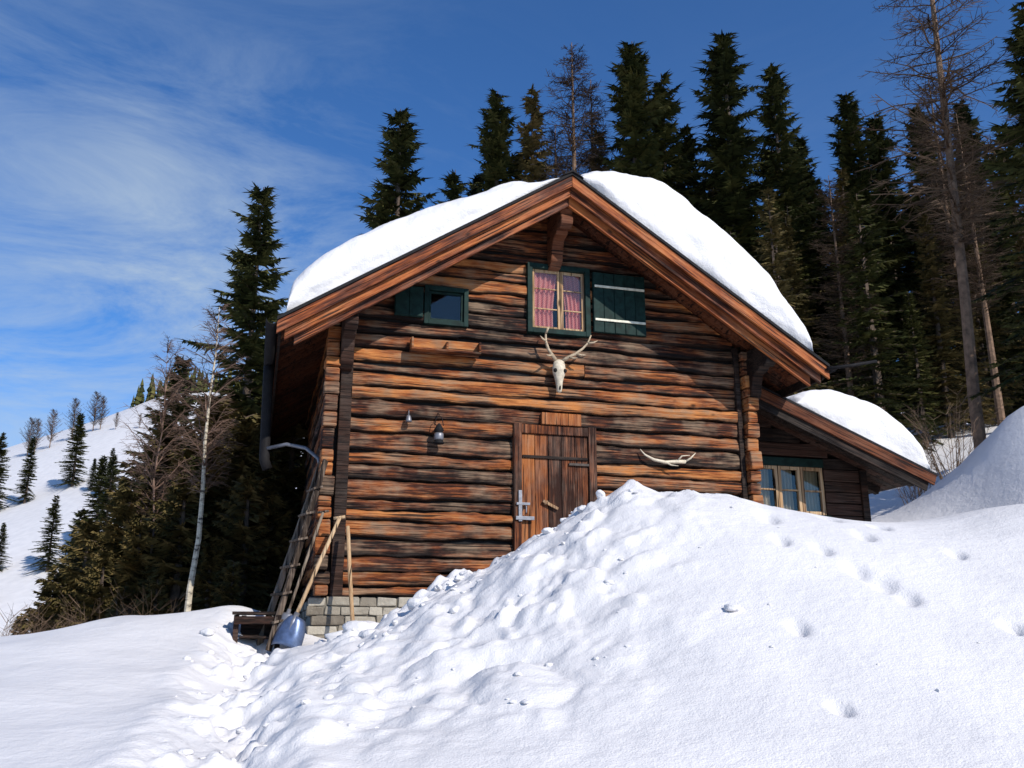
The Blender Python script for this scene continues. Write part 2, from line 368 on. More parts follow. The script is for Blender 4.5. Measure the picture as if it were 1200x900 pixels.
# ---------------------------------------------------------------- cabin
cab=empty('log_cabin',P0,A)
RU,RZ,SL=3.115,6.33,.652
def roofz(u): return RZ-SL*abs(u-RU)
def logcourse(g,u0,u1,z0,z1,fy,axis='x',clip=True,roll=0.):
    n=max(3,int((u1-u0)/.045));prof=[(0,-.085),(.03,-.035),(.10,-.008),(.38,.004),(.62,.008),(.88,.002),(.97,-.030),(1,-.085)]
    us=np.linspace(u0,u1,n+1);sd=random.random()*100
    e0=fbm(us*1.6,us*0+sd,3,3)*.10+fbm(us*9,us*0+sd,5,2)*.026;e1=fbm(us*1.6,us*0+sd+50,3,3)*.10+fbm(us*9,us*0+sd,6,2)*.026
    fc=fbm(us*1.1,us*0+sd+9,4,3)*.06
    r=random.random();b=random.random();off=random.uniform(-.028,.028);rl=roll*random.uniform(-.8,2.0)
    vs=[];t=[]
    for i,u in enumerate(us):
        for v,dd in prof:
            z=z0+e0[i]+(z1+e1[i]-z0-e0[i])*v
            if clip: z=min(z,roofz(u)-.13)
            w=dd+off+fc[i]+.035*float(fbm(u*5,v*4+sd,8,2))+rl*(.5-v)
            vs.append((u,fy-w,z) if axis=='x' else (fy-w,u,z));t.append((r,v,b))
    k=len(prof);fs=[]
    for i in range(n):
        for j in range(k-1):
            q=(i*k+j,(i+1)*k+j,(i+1)*k+j+1,i*k+j+1)
            fs.append(q if axis=='x' else q[::-1])
    fs.append(tuple(range(k-1,-1,-1)));fs.append(tuple(range(n*k,n*k+k)))
    g.add(vs,fs,t)
B=[]
FX=[.49,.80,2.84,4.22,4.75,5.27,6.3]
rb=random.Random(3)
for a,b in zip(FX[:-1],FX[1:]):
    n=max(1,round((b-a)/.205));hs=[rb.uniform(.68,1.35) for _ in range(n)];s=sum(hs);z=a
    for h in hs: B.append(z);z+=h/s*(b-a)
B.append(6.3)
OPEN=[(2.52,3.70,.8,2.84),(2.75,3.63,4.22,5.27),(1.24,1.80,4.22,4.75)]
g=G()
for z0,z1 in zip(B[:-1],B[1:]):
    ua=max(.27,RU-(RZ-.13-z0)/SL);ub=min(5.98,RU+(RZ-.13-z0)/SL)
    if ub-ua<.15: continue
    segs=[(ua,ub)]
    for a,b,c,d in OPEN:
        if z0<d-.01 and z1>c+.01:
            ns=[]
            for s in segs:
                if s[0]<a<s[1]: ns+= [(s[0],a),(b,s[1])]
                else: ns.append(s)
            segs=ns
    out_=[]
    for s in segs:
        if s[1]-s[0]>3 and random.random()<.35:
            c=random.uniform(s[0]+1,s[1]-1);out_+=[(s[0],c-.004),(c+.004,s[1])]
        else: out_.append(s)
    for s in out_: logcourse(g,s[0],s[1],z0+.004,z1-.004,0.,roll=.03)
g.obj('front_log_wall',M_log,cab,smooth=False)
g=G()
def wallpoly(u0,u1,z0,z1=None):
    if z1 is not None: g.prism([(u0,z0),(u1,z0),(u1,z1),(u0,z1)],.075,.16)
    else:
        pl=[(u0,z0),(u1,z0),(u1,roofz(u1)-.12)]
        if u0<RU<u1: pl.append((RU,RZ-.12))
        pl.append((u0,roofz(u0)-.12));g.prism(pl,.075,.16)
for a,b,c,d in [(.02,1.24,-.3,4.22),(.02,1.24,4.22,None),(1.24,1.80,-.3,4.22),(1.24,1.80,4.75,None),(1.80,2.52,-.3,None),(2.52,2.75,2.84,None),(2.52,3.70,-.3,.8),(2.75,3.63,2.84,4.22),(2.75,3.63,5.27,None),(3.63,3.70,2.84,None),(3.70,6.18,-.3,None)]:
    wallpoly(a,b,c,d)
g.span((.02,.16,-.3),(.12,7,4.1));g.span((6.08,.16,-.3),(6.18,7,4.1))
g.prism([(.02,-.3),(6.18,-.3),(6.18,roofz(6.18)-.12),(RU,RZ-.12),(.02,roofz(.02)-.12)],6.9,7.0)
g.span((.1,.2,2.95),(6.1,6.9,3.0))
g.obj('inner_wall',M_void,cab)
g=G()
for i,(z0,z1) in enumerate(zip(B[:-1],B[1:])):
    if z0>4.2: break
    logcourse(g,.1,7.0,z0+.004,min(z1,4.25)-.004,.0,'y',False)
g.obj('side_log_wall',M_logy,cab)
g=G()
for (z0,z1) in zip(B[:-1],B[1:]):
    if z0>4.2: break
    g.span((6.16,.1,z0),(6.26,7.,z1-.01))
g.obj('far_side_log_wall',M_logy,cab,bevel=.015)
g=G()
for i,(z0,z1) in enumerate(zip(B[:-1],B[1:])):
    if z0>4.05: break
    z1=min(z1,4.18)
    for c in(-.005,6.155):
        ww=.16+random.uniform(-.05,.05)
        g.box((c+random.uniform(-.015,.015),-ww/2+.06,(z0+z1)/2),(.185+random.uniform(-.035,.02),ww+.12,z1-z0-.014),Matrix.Rotation(random.uniform(-.06,.06),3,'Z')@Matrix.Rotation(random.uniform(-.05,.05),3,'Y'))
g.obj('corner_log_ends',M_log,cab,bevel=.022)
g=G();g.span((.115,-.03,.49),(.275,.05,4.25));g.span((5.965,-.05,.49),(6.045,.05,4.25))
g.obj('corner_post',M_dark,cab,bevel=.012)
# stone foundation
g=G()
rows=[-.45,-.32,-.20,-.09,.03,.14,.26,.37,.485]
def stone(c,d):
    vs=[]
    for x in(-1,1):
        for y in(-1,1):
            for z in(-1,1): vs.append((c[0]+x*d[0]/2+random.uniform(-.012,.012),c[1]+y*d[1]/2+random.uniform(-.015,.015),c[2]+z*d[2]/2+random.uniform(-.010,.010)))
    g.add(vs,[(0,1,3,2),(4,6,7,5),(0,4,5,1),(2,3,7,6),(0,2,6,4),(1,5,7,3)])
for i in range(8):
    u=-.08-random.uniform(0,.1)
    while u<6.2:
        L=random.uniform(.16,.42);h0,h1=rows[i],rows[i+1]
        stone((u+L/2,.07,(h0+h1)/2),(L-.012,.26,h1-h0-.008));u+=L
    v=.22
    while v<7:
        L=random.uniform(.2,.45);stone((.06,v+L/2,(h0+h1)/2),(.26,L-.012,h1-h0-.008));v+=L
g.obj('stone_foundation',M_stone,cab,bevel=.014)
g=G();g.span((-.03,-.035,-.5),(6.2,6.9,.47));g.obj('foundation_mortar',simple('mortar',(.14,.125,.10),.95),cab)

# roof
WF,WB=.88,-7.6
EL,ER=-.76,6.99
def slope_poly(side,dz0,dz1,e=None,apex=RU):
    e=e if e is not None else (EL if side<0 else ER)
    return [(e,roofz(e)-dz0),(apex,RZ-dz0-SL*abs(apex-RU)),(apex,RZ-dz1-SL*abs(apex-RU)),(e,roofz(e)-dz1)]
g=G()
for sd in(-1,1): g.prism(slope_poly(sd,.0,.045),-.95,-WB,mi=0)
g.prism([(RU-.16,RZ-.09),(RU,RZ+.025),(RU+.16,RZ-.09),(RU,RZ-.01)],-.975,-WB)
g.obj('roof_covering',M_black,cab)
g=G()
for sd in(-1,1):
    e=(EL+.02) if sd<0 else ER-.02
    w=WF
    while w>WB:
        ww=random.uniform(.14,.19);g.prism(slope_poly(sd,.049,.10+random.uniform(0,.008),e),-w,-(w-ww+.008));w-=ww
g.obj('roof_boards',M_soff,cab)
def board(side,dz0,dz1,w0,w1,u0,u1,name,mat):
    ang=math.atan(SL)*(1 if side<0 else -1)
    cz=math.cos(math.atan(SL))
    a=Vector((u0,0,roofz(u0)-dz0));b=Vector((u1,0,roofz(u1)-dz0));L=(b-a).length;t=(dz1-dz0)*cz
    gg=G();n=40;vs=[];sdd=random.random()*50
    for yy in(-w1,-w0):
        for i in range(n+1):
            wv=.014*float(fbm(i*.25,sdd,5,2))
            x=L*i/n
            xb=x-t*math.tan(ang)
            vs.append((x,yy,wv*.4));vs.append((xb,yy,-t+wv))
    m=(n+1)*2;fs=[]
    for i in range(n):
        fs.append((2*i,2*i+1,2*i+3,2*i+2));fs.append((m+2*i,m+2*i+2,m+2*i+3,m+2*i+1))
        fs.append((2*i,2*i+2,m+2*i+2,m+2*i));fs.append((2*i+1,m+2*i+1,m+2*i+3,2*i+3))
    fs.append((0,m,m+1,1));fs.append((2*n,2*n+1,m+2*n+1,m+2*n))
    gg.add(vs,fs)
    o=gg.obj(name,mat,cab,bevel=.004);o.location=a;o.rotation_euler=(0,-ang,0)
    return o
e=.002
board(-1,.048,.215,.885,.925,EL+.0,RU-e,'barge_board_outer_a',M_barge)
board( 1,.048,.215,.885,.925,RU+e,ER,'barge_board_outer_b',M_barge)
board(-1,.12,.33,.80,.848,EL+.1,RU-e,'barge_board_mid_a',M_barge)
board( 1,.12,.33,.80,.848,RU+e,ER-.1,'barge_board_mid_b',M_barge)
board(-1,.2,.44,.71,.762,EL+.22,RU-e,'barge_board_inner_a',M_barge)
board( 1,.2,.44,.71,.762,RU+e,ER-.22,'barge_board_inner_b',M_barge)
g=G()
g.span((EL+.03,-.83,roofz(EL)-.20),(EL+.06,7.5,roofz(EL)-.06));g.span((ER-.06,-.83,roofz(ER)-.20),(ER-.03,7.5,roofz(ER)-.06))
g.obj('eave_fascia',M_dark,cab)
def carved(u,zt,s=1.,wd=.17,name='carved_purlin',mat=M_soff):
    pr=[(0,0),(.70,0),(.72,-.10),(.66,-.17),(.72,-.24),(.70,-.33),(.60,-.38),(.50,-.34),(.44,-.40),(.30,-.42),(.24,-.55),(.20,-.72),(.10,-.80),(0,-.82)]
    gg=G();n=len(pr)
    vs=[(u-wd/2,-a*s-0.005,zt+b*s) for a,b in pr]+[(u+wd/2,-a*s-.005,zt+b*s) for a,b in pr]
    gg.add(vs,[tuple(range(n-1,-1,-1)),tuple(range(n,2*n))]+[(i,(i+1)%n,(i+1)%n+n,i+n) for i in range(n)])
    return gg.obj(name,mat,cab,bevel=.015)
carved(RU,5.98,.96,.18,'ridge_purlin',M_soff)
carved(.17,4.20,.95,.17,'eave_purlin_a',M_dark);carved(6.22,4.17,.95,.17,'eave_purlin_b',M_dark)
g=G()
def gutter(u,z,y0,y1):
    n=10;vs=[];
    for y in (y0,y1):
        for r in(.075,.066):
            for k in range(n+1):
                an=math.pi+math.pi*k/n;vs.append((u+r*math.cos(an),y,z+r*math.sin(an)))
    m=n+1;fs=[]
    for k in range(n):
        fs+=[(k,k+1,2*m+k+1,2*m+k),(m+k,3*m+k,3*m+k+1,m+k+1),(k,m+k,m+k+1,k+1),(2*m+k,2*m+k+1,3*m+k+1,3*m+k)]
    g.add(vs,fs)
gutter(EL-.06,roofz(EL)-.03,-.93,7.6);gutter(ER+.06,roofz(ER)-.03,-.93,7.6)
g.tube([(EL-.06,.9,3.68),(EL-.06,.9,3.5),(EL-.03,.9,2.35),(EL+.02,.9,2.22)],.07,12)
g.tube([(ER-.05,-.95,3.73),(ER+.3,-1.05,3.78),(ER+.68,-1.1,3.86)],[.028,.024,.02],8)
g.obj('gutter_and_downpipe',M_black,cab,smooth=True)
g=G();g.tube([(EL+.0,.85,2.50),(EL+.25,.7,2.54),(EL+.5,.45,2.45),(EL+.66,.25,2.28),(EL+.70,.15,2.1)],.026,10)
g.obj('drain_elbow_pipe',M_iron,cab,smooth=True)

# roof snow
def roofsnow(name,u0,u1,prof,w0,w1,zf,seed,nu=140,nw=110):
    us=np.array(u0+(u1-u0)*(1-np.cos(np.linspace(0,math.pi,nu)))/2)
    s=np.linspace(0,1,nw);d=(w0-w1)*(s**2.6)
    T=np.interp(us,[p[0] for p in prof],[p[1] for p in prof])
    k=np.array([1,2,3,2,1.]);T=np.convolve(np.pad(T,2,'edge'),k/k.sum(),'valid')
    U,D=np.meshgrid(us,d)
    edge=np.clip(D/.22,0,1);ef=(1-(1-edge)**2.4)**.42
    back=np.clip((w0-w1-D)/.3,0,1);ef=ef*(1-(1-back)**2.6)**.42
    TT=T[None,:]*(1.06+.30*fbm(U*.8,D*.7,seed,3))*ef+ (fbm(U*2.2,D*2.2,seed+5,4)*.14)*ef*np.clip(T[None,:]*5,0,1)
    TT=np.maximum(TT,0)+.002
    lay=np.clip(TT/np.maximum(T[None,:],.05),0,1)
    front=(1-sstep(.0,.5,D))
    wob=front*(.20*fbm(U*1.1,TT*1.2,seed+2,3)+.07*fbm(U*4,TT*6,seed+3,3))
    Z=zf(U)+TT
    Yl=-(w0-D+wob*np.clip(TT*8,0,1)+ .07*np.sin(lay*math.pi)*front)
    n=nu*nw;V=np.stack([U,Yl,Z],-1).reshape(-1,3)
    ix=np.arange(n).reshape(nw,nu)
    Fq=np.stack([ix[:-1,:-1],ix[:-1,1:],ix[1:,1:],ix[1:,:-1]],-1).reshape(-1,4)
    gg=G();gg.add(V.tolist(),Fq.tolist());return gg.obj(name,M_rsnow,cab,smooth=True)
roofsnow('roof_snow_left',-.66,2.98,[(-.66,0),(-.645,.24),(-.60,.44),(-.45,.57),(-.2,.65),(.18,.70),(.6,.68),(1.06,.62),(1.6,.53),(2.0,.43),(2.5,.26),(2.8,.12),(2.98,0)],.86,-7.4,roofz,3)
roofsnow('roof_snow_right',3.24,6.76,[(3.24,0),(3.3,.18),(3.5,.38),(3.75,.60),(4.03,.80),(4.35,1.0),(4.69,1.15),(5.0,1.19),(5.3,1.15),(5.87,.98),(6.3,.80),(6.55,.64),(6.68,.48),(6.74,.28),(6.76,0)],.86,-7.4,roofz,8)

# ---- windows
g=G();gl=G();gs=G();cu=G();vd=G()
def frame(g,u0,u1,z0,z1,t,w0,w1,mi=0):
    g.span((u0,-w1,z0),(u0+t,-w0,z1),mi=mi);g.span((u1-t,-w1,z0),(u1,-w0,z1),mi=mi)
    g.span((u0+t,-w1+.002,z0),(u1-t,-w0,z0+t),mi=mi);g.span((u0+t,-w1+.002,z1-t),(u1-t,-w0,z1),mi=mi)
def curtain(g,u0,u1,z0,z1,y,amp=.02,fr=9,taper=0.):
    nu,nz=48,12;vs=[];um=u0 if taper>0 else u1
    for j in range(nz+1):
        v=j/nz
        for i in range(nu+1):
            s=i/nu;u=u0+(u1-u0)*s
            u=um+(u-um)*(1-abs(taper)*(math.sin(min(1,(1-v)*1.3)*math.pi/2)))
            vs.append((u,y+amp*math.sin(s*fr*2*math.pi+.8*math.sin(v*3)),z0+(z1-z0)*v))
    g.add(vs,[(j*(nu+1)+i,j*(nu+1)+i+1,(j+1)*(nu+1)+i+1,(j+1)*(nu+1)+i) for j in range(nz) for i in range(nu)])
frame(g,2.71,3.67,4.21,5.28,.075,-.05,.06)
frame(gs,2.785,3.222,4.285,5.205,.045,-.03,.0);frame(gs,3.226,3.595,4.285,5.205,.045,-.03,.0)
for a,b in((2.83,3.177),(3.271,3.55)):
    for zz in(4.60,4.91): gs.span((a,.002,zz-.009),(b,.026,zz+.009))
gl.span((2.82,.012,4.31),(3.56,.016,5.18))
curtain(cu,2.80,3.22,4.27,5.2,.06,.02,5,.22);curtain(cu,3.24,3.62,4.27,5.2,.06,.02,5,-.22)
vd.span((2.70,.35,4.15),(3.7,.36,5.3))
frame(g,1.21,1.84,4.20,4.77,.065,-.05,.05)
frame(g,1.28,1.77,4.27,4.70,.03,-.04,.01)
gl.span((1.30,.015,4.29),(1.75,.02,4.68))
vd.span((1.15,.3,4.1),(1.95,.31,4.85))
g.span((3.70,-.085,4.28),(4.53,-.05,5.22))
for i in range(5): g.span((3.705+i*.165,-.098-random.uniform(0,.004),4.285),(3.705+i*.165+.158,-.086,5.215))
g.span((.79,-.08,4.27),(1.19,-.05,4.72));g.span((.80,-.092,4.28),(.985,-.081,4.71));g.span((.995,-.092,4.28),(1.18,-.081,4.71))
g.obj('window_frames_and_shutters',M_green,cab,bevel=.006)
gc=G();gc.span((3.72,-.12,4.455),(4.51,-.103,4.49));gc.span((3.72,-.12,4.975),(4.51,-.103,5.01));gc.obj('shutter_battens',M_cream,cab,bevel=.004)
gs.obj('window_sashes',M_pale,cab,bevel=.004)
# ---- annex
ga=G()
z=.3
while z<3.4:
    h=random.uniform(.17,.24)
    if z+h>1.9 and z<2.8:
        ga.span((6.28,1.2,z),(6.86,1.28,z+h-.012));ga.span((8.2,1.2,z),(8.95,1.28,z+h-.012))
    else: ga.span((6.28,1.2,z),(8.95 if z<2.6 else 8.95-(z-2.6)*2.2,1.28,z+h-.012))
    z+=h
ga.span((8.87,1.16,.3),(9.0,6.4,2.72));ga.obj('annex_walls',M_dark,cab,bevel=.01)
g=G();g.span((6.86,1.19,2.72),(8.2,1.27,2.86));g.span((6.80,1.17,1.84),(8.26,1.3,1.92))
g.obj('annex_window_lintel',M_green,cab,bevel=.005)
gs=G()
for a,b in((6.88,7.33),(7.34,7.75),(7.76,8.18)):
    frame(gs,a,b,1.93,2.715,.055,-1.26,-1.2)
    gs.span((a+.05,1.205,2.31),(b-.05,1.24,2.335))
gs.obj('annex_window_sashes',M_pale,cab,bevel=.004)
gl.span((6.9,1.235,1.95),(8.16,1.24,2.7))
cw=G();curtain(cw,6.9,7.25,1.95,2.7,1.34,.02,5);curtain(cw,7.42,7.68,1.95,2.7,1.34,.02,4);curtain(cw,7.85,8.16,1.95,2.7,1.34,.02,5);cw.obj('annex_curtains',M_curtw,cab,smooth=True)
vd.span((6.8,1.6,1.8),(8.3,1.62,3.0))
gl.obj('window_panes',M_glass,cab);cu.obj('window_curtains',M_curt,cab,smooth=True);vd.obj('window_dark_room',M_void,cab)
def az(u): return 3.58-.408*(u-7.09)
g=G()
g.prism([(6.3,az(6.3)),(9.66,az(9.66)),(9.66,az(9.66)-.04),(6.3,az(6.3)-.04)],.27,6.6);g.obj('annex_roof_covering',M_black,cab)
g=G();w=.32
while w<6.5:
    g.prism([(6.3,az(6.3)-.044),(9.62,az(9.62)-.044),(9.62,az(9.62)-.10),(6.3,az(6.3)-.10)],w,w+.17);w+=.18
for w in (.6,1.5,2.6): g.prism([(6.3,az(6.3)-.104),(9.5,az(9.5)-.104),(9.45,az(9.5)-.22),(6.3,az(6.3)-.24)],w,w+.1)
g.obj('annex_rafters',M_dark,cab)
ang=math.atan(.408)
for i,(a,b,w0,w1) in enumerate([(.045,.21,.27,.31),(.18,.35,.315,.35)]):
    gg=G();x0=6.5;L=(9.64-x0-.12*i)/math.cos(ang);gg.span((0,w0,-(b-a)),(L,w1,0));o=gg.obj('annex_barge_board_'+'ab'[i],M_soff if i==0 else M_dark,cab,bevel=.006)
    o.location=(x0,0,az(x0)-a);o.rotation_euler=(0,ang,0)
roofsnow('annex_roof_snow',7.2,9.56,[(7.2,0),(7.3,.2),(7.5,.38),(7.8,.56),(8.1,.70),(8.5,.78),(8.9,.80),(9.2,.74),(9.42,.6),(9.5,.45),(9.54,.25),(9.56,0)],-.34,-6.4,az,15,70,60)

# ---- door
g=G();n=5;u=2.62
for i in range(n):
    w=.97/n;g.span((u+i*w,.0-.02+random.uniform(-.004,.004),.85),(u+(i+1)*w-.008,.03,2.72))
g.obj('door_leaf',M_door,cab,bevel=.004)
g=G();g.span((2.50,-.06,.78),(2.615,.06,2.86));g.span((3.595,-.06,.78),(3.71,.06,2.86));g.span((2.616,-.055,2.725),(3.594,.06,2.85))
g.span((2.90,-.085,2.86),(3.48,-.02,3.03));g.obj('door_frame',M_door,cab,bevel=.008)
g=G();g.span((2.63,-.045,2.38),(3.58,-.024,2.42),tone=(.1,.5,.3));g.span((2.63,-.045,1.15),(3.58,-.024,1.2),tone=(.1,.5,.3))
g.obj('door_battens',M_dark,cab,bevel=.004)
g=G();g.box((3.02,-.055,1.74),(.24,.03,.04),Matrix.Rotation(.45,3,'Y'));g.box((2.96,-.04,1.77),(.05,.05,.05));g.obj('door_handle',M_pale,cab,bevel=.006)
g=G();g.span((2.56,-.085,1.50),(2.61,-.062,1.92));g.span((2.52,-.09,1.52),(2.78,-.064,1.57));g.span((2.53,-.09,1.72),(2.72,-.064,1.755));g.tube([(2.66,-.05,1.60),(2.66,-.11,1.62),(2.66,-.11,1.70),(2.66,-.05,1.72)],.01,8)
g.obj('door_latch',M_iron,cab,bevel=.003)
g=G();g.span((3.3,-.052,2.30),(3.6,-.024,2.335));g.span((3.3,-.052,1.08),(3.6,-.024,1.115));g.obj('door_hinges',M_rust,cab,bevel=.003)

# ---------------------------------------------------------------- things on the wall
def local_empty(name): return empty(name,P0,A)
e=local_empty('deer_skull_trophy')
g=G();rings=[(3.80,.050,.04,.03),(3.77,.078,.07,.05),(3.72,.090,.085,.06),(3.66,.098,.09,.06),(3.60,.092,.085,.06),(3.54,.070,.07,.05),(3.47,.052,.06,.045),(3.40,.044,.05,.04),(3.34,.036,.035,.03),(3.32,.02,.015,.03)]
vs=[];n=14
for z,rx,ry,yo in rings:
    for k in range(n):
        a=2*math.pi*k/n;vs.append((3.15+rx*math.cos(a),-.11-ry*math.sin(a)*.9,z))
g.add(vs,[(i*n+k,(i+1)*n+k,(i+1)*n+(k+1)%n,i*n+(k+1)%n) for i in range(len(rings)-1) for k in range(n)]+[tuple(range(n)),tuple(range(len(rings)*n-1,(len(rings)-1)*n-1,-1))])
g.obj('skull',M_bone,e,smooth=True)
g=G()
for sx in(-1,1): g.lathe((3.15+sx*.072,-.165,3.63),[(.002,-.032),(.022,-.022),(.03,0),(.022,.022),(.002,.032)],10)
g.lathe((3.15,-.145,3.395),[(.002,-.05),(.014,-.03),(.016,0),(.006,.05)],8);g.obj('eye_sockets',M_void,e,smooth=True)
g=G()
def antler(sx,base,pts,tines):
    P=[(base[0]+sx*p[0],-.12-p[2],base[1]+p[1]) for p in pts];n=len(P)
    g.tube(P,[.030*(1-.70*i/(n-1)) for i in range(n)],8)
    for i,tp in tines:
        b=P[i];t=(b[0]+sx*tp[0],b[1]-tp[2],b[2]+tp[1]);m=((b[0]+t[0])/2+sx*.01,(b[1]+t[1])/2-.01,(b[2]+t[2])/2-.012)
        g.tube([b,m,t],[.019,.014,.004],7)
antler(-1,(3.10,3.79),[(0,0,0),(.06,.06,.03),(.13,.14,.06),(.17,.25,.08),(.17,.36,.08),(.13,.46,.06)],[(1,(.12,-.03,.1)),(3,(.10,.05,.06)),(4,(-.05,.10,.03))])
antler(1,(3.20,3.79),[(0,0,0),(.08,.05,.03),(.18,.10,.06),(.28,.18,.08),(.36,.27,.08),(.42,.40,.06)],[(1,(.10,-.03,.1)),(2,(.14,-.02,.05)),(4,(.14,.04,.03))])
g.obj('antlers',M_antl,e,smooth=True)
e=local_empty('shed_antler')
g=G();P=[(4.36,-.08,2.58),(4.42,-.10,2.50),(4.55,-.12,2.43),(4.72,-.13,2.40),(4.90,-.12,2.42),(5.04,-.10,2.43)]
g.tube(P,[.006,.014,.022,.026,.028,.03],8);g.tube([P[3],(4.80,-.15,2.36),(4.9,-.17,2.35)],[.016,.011,.004],7);g.tube([P[5],(5.12,-.12,2.48),(5.20,-.13,2.56)],[.018,.014,.005],7);g.tube([P[4],(4.97,-.16,2.5),(5.08,-.18,2.51)],[.015,.011,.004],7)
g.obj('antler_beam',M_bone,e,smooth=True)
e=local_empty('hanging_lantern')
g=G();g.lathe((1.44,-.12,2.60),[(.02,-.12),(.07,-.11),(.075,-.09),(.06,-.08),(.055,.06),(.07,.075),(.045,.12),(.02,.16),(.008,.17)],14)
g.tube([(1.38,-.12,2.74),(1.40,-.12,2.84),(1.44,-.12,2.88),(1.48,-.12,2.84),(1.50,-.12,2.74)],.006,6);g.tube([(1.44,-.12,2.89),(1.44,-.02,2.93)],.008,6)
g.obj('lantern_body',M_black,e,smooth=True)
g=G();g.lathe((1.44,-.12,2.585),[(.058,-.05),(.066,-.03),(.066,.03),(.058,.05)],14);g.obj('lantern_band',M_iron,e,smooth=True)
e=local_empty('small_bell')
g=G();g.lathe((1.03,-.10,2.82),[(.045,-.05),(.042,-.03),(.03,.02),(.02,.04),(.004,.05)],12);g.tube([(1.03,-.1,2.86),(1.03,-.1,2.93),(1.03,.0,2.95)],.006,6);g.obj('bell_body',M_iron,e,smooth=True)
e=local_empty('wall_shelf')
g=G();g.span((1.02,-.22,3.76),(1.99,-.04,3.79));g.span((1.02,-.09,3.79),(1.99,-.065,3.96));g.span((1.02,-.22,3.79),(1.05,-.095,3.93));g.span((1.96,-.22,3.79),(1.99,-.095,3.93));g.span((1.5,-.22,3.79),(1.53,-.095,3.9))
g.obj('shelf_boards',M_log,e,bevel=.006)

# ---------------------------------------------------------------- tools beside the cabin
e=empty('wooden_ladder')
g=G()
a0,a1=Vector((-3.00,11.20,-.15)),Vector((-2.50,11.80,2.2));b0,b1=Vector((-2.78,10.85,-.15)),Vector((-2.38,11.50,2.18))
for p,q in((a0,a1),(b0,b1)):
    d=q-p;g.box((p+q)/2,(.035,.075,d.length),d.to_track_quat('Z','Y').to_matrix())
for t in(.14,.28,.42,.56,.70,.84):
    p=a0.lerp(a1,t);q=b0.lerp(b1,t);d=q-p;g.box((p+q)/2,(.12,.028,d.length+.12),(d.to_track_quat('Z','Y').to_matrix()@Matrix.Rotation(.25,3,'Z')))
g.obj('ladder_rails_and_rungs',M_greyw,e,bevel=.005)
def shovel(top,bot,blade,hm,wd=.17,ln=.34,r=.023):
    e=empty('snow_shovel');top=Vector(top);bot=Vector(bot)
    g=G();g.tube([top,top.lerp(bot,.5)+Vector((0,0,.01)),bot],r,10);g.tube([top+Vector((-.07,0,.0)),top+Vector((.07,0,.02))],r*.9,8);g.obj('shovel_handle',hm,e,smooth=True)
    g=G();d=(bot-top).normalized();sx=Vector((1,0,0));sx=(sx-d*sx.dot(d)).normalized();up=sx.cross(d)
    vs=[];nu,nv=12,11
    for j in range(nv):
        for i in range(nu):
            s=i/(nu-1)*2-1;v=j/(nv-1)
            wdt=wd*(1-.38*(1-v)**3)
            vs.append(bot-d*.05+d*(ln*v)+sx*s*wdt+up*(.09*abs(s)**3+.05*v*v-.02))
    g.add(vs,[(j*nu+i,j*nu+i+1,(j+1)*nu+i+1,(j+1)*nu+i) for j in range(nv-1) for i in range(nu-1)])
    g2=g.obj('shovel_blade',blade,e,smooth=True);so=g2.modifiers.new('s','SOLIDIFY');so.thickness=.006
    g=G();g.tube([bot-d*.10,bot+d*.02,bot+d*.12],[r*1.35,r*1.35,r*.6],10);g.obj('shovel_socket',M_iron,e,smooth=True)
shovel((-2.14,11.36,1.42),(-2.50,10.80,.18),M_blue,M_pale)
shovel((-2.36,11.42,1.50),(-2.62,10.95,.22),M_iron,M_greyw,.13,.30,.018)
e=empty('wooden_pole')
g=G();g.tube([(-2.06,11.52,1.34),(-1.97,11.33,.7),(-1.85,11.12,-.1)],[.024,.025,.026],10);g.obj('pole_shaft',M_pale,e,smooth=True)
e=empty('wooden_bench')
g=G();R=Matrix.Rotation(A,3,'Z')
for i in range(3): g.box(Vector((-2.95,10.98+i*.13,.27)),(.60,.12,.035),R)
for x in(-3.20,-2.71):
    for y in(10.95,11.25): g.box((x,y,.02),(.06,.06,.46),R)
g.box((-2.96,10.92,.19),(.50,.03,.09),R);g.box((-2.96,11.12,.0),(.46,.3,.03),R);g.box((-2.96,11.25,.1),(.5,.03,.25),R)
g.obj('bench_planks',M_dark,e,bevel=.006)

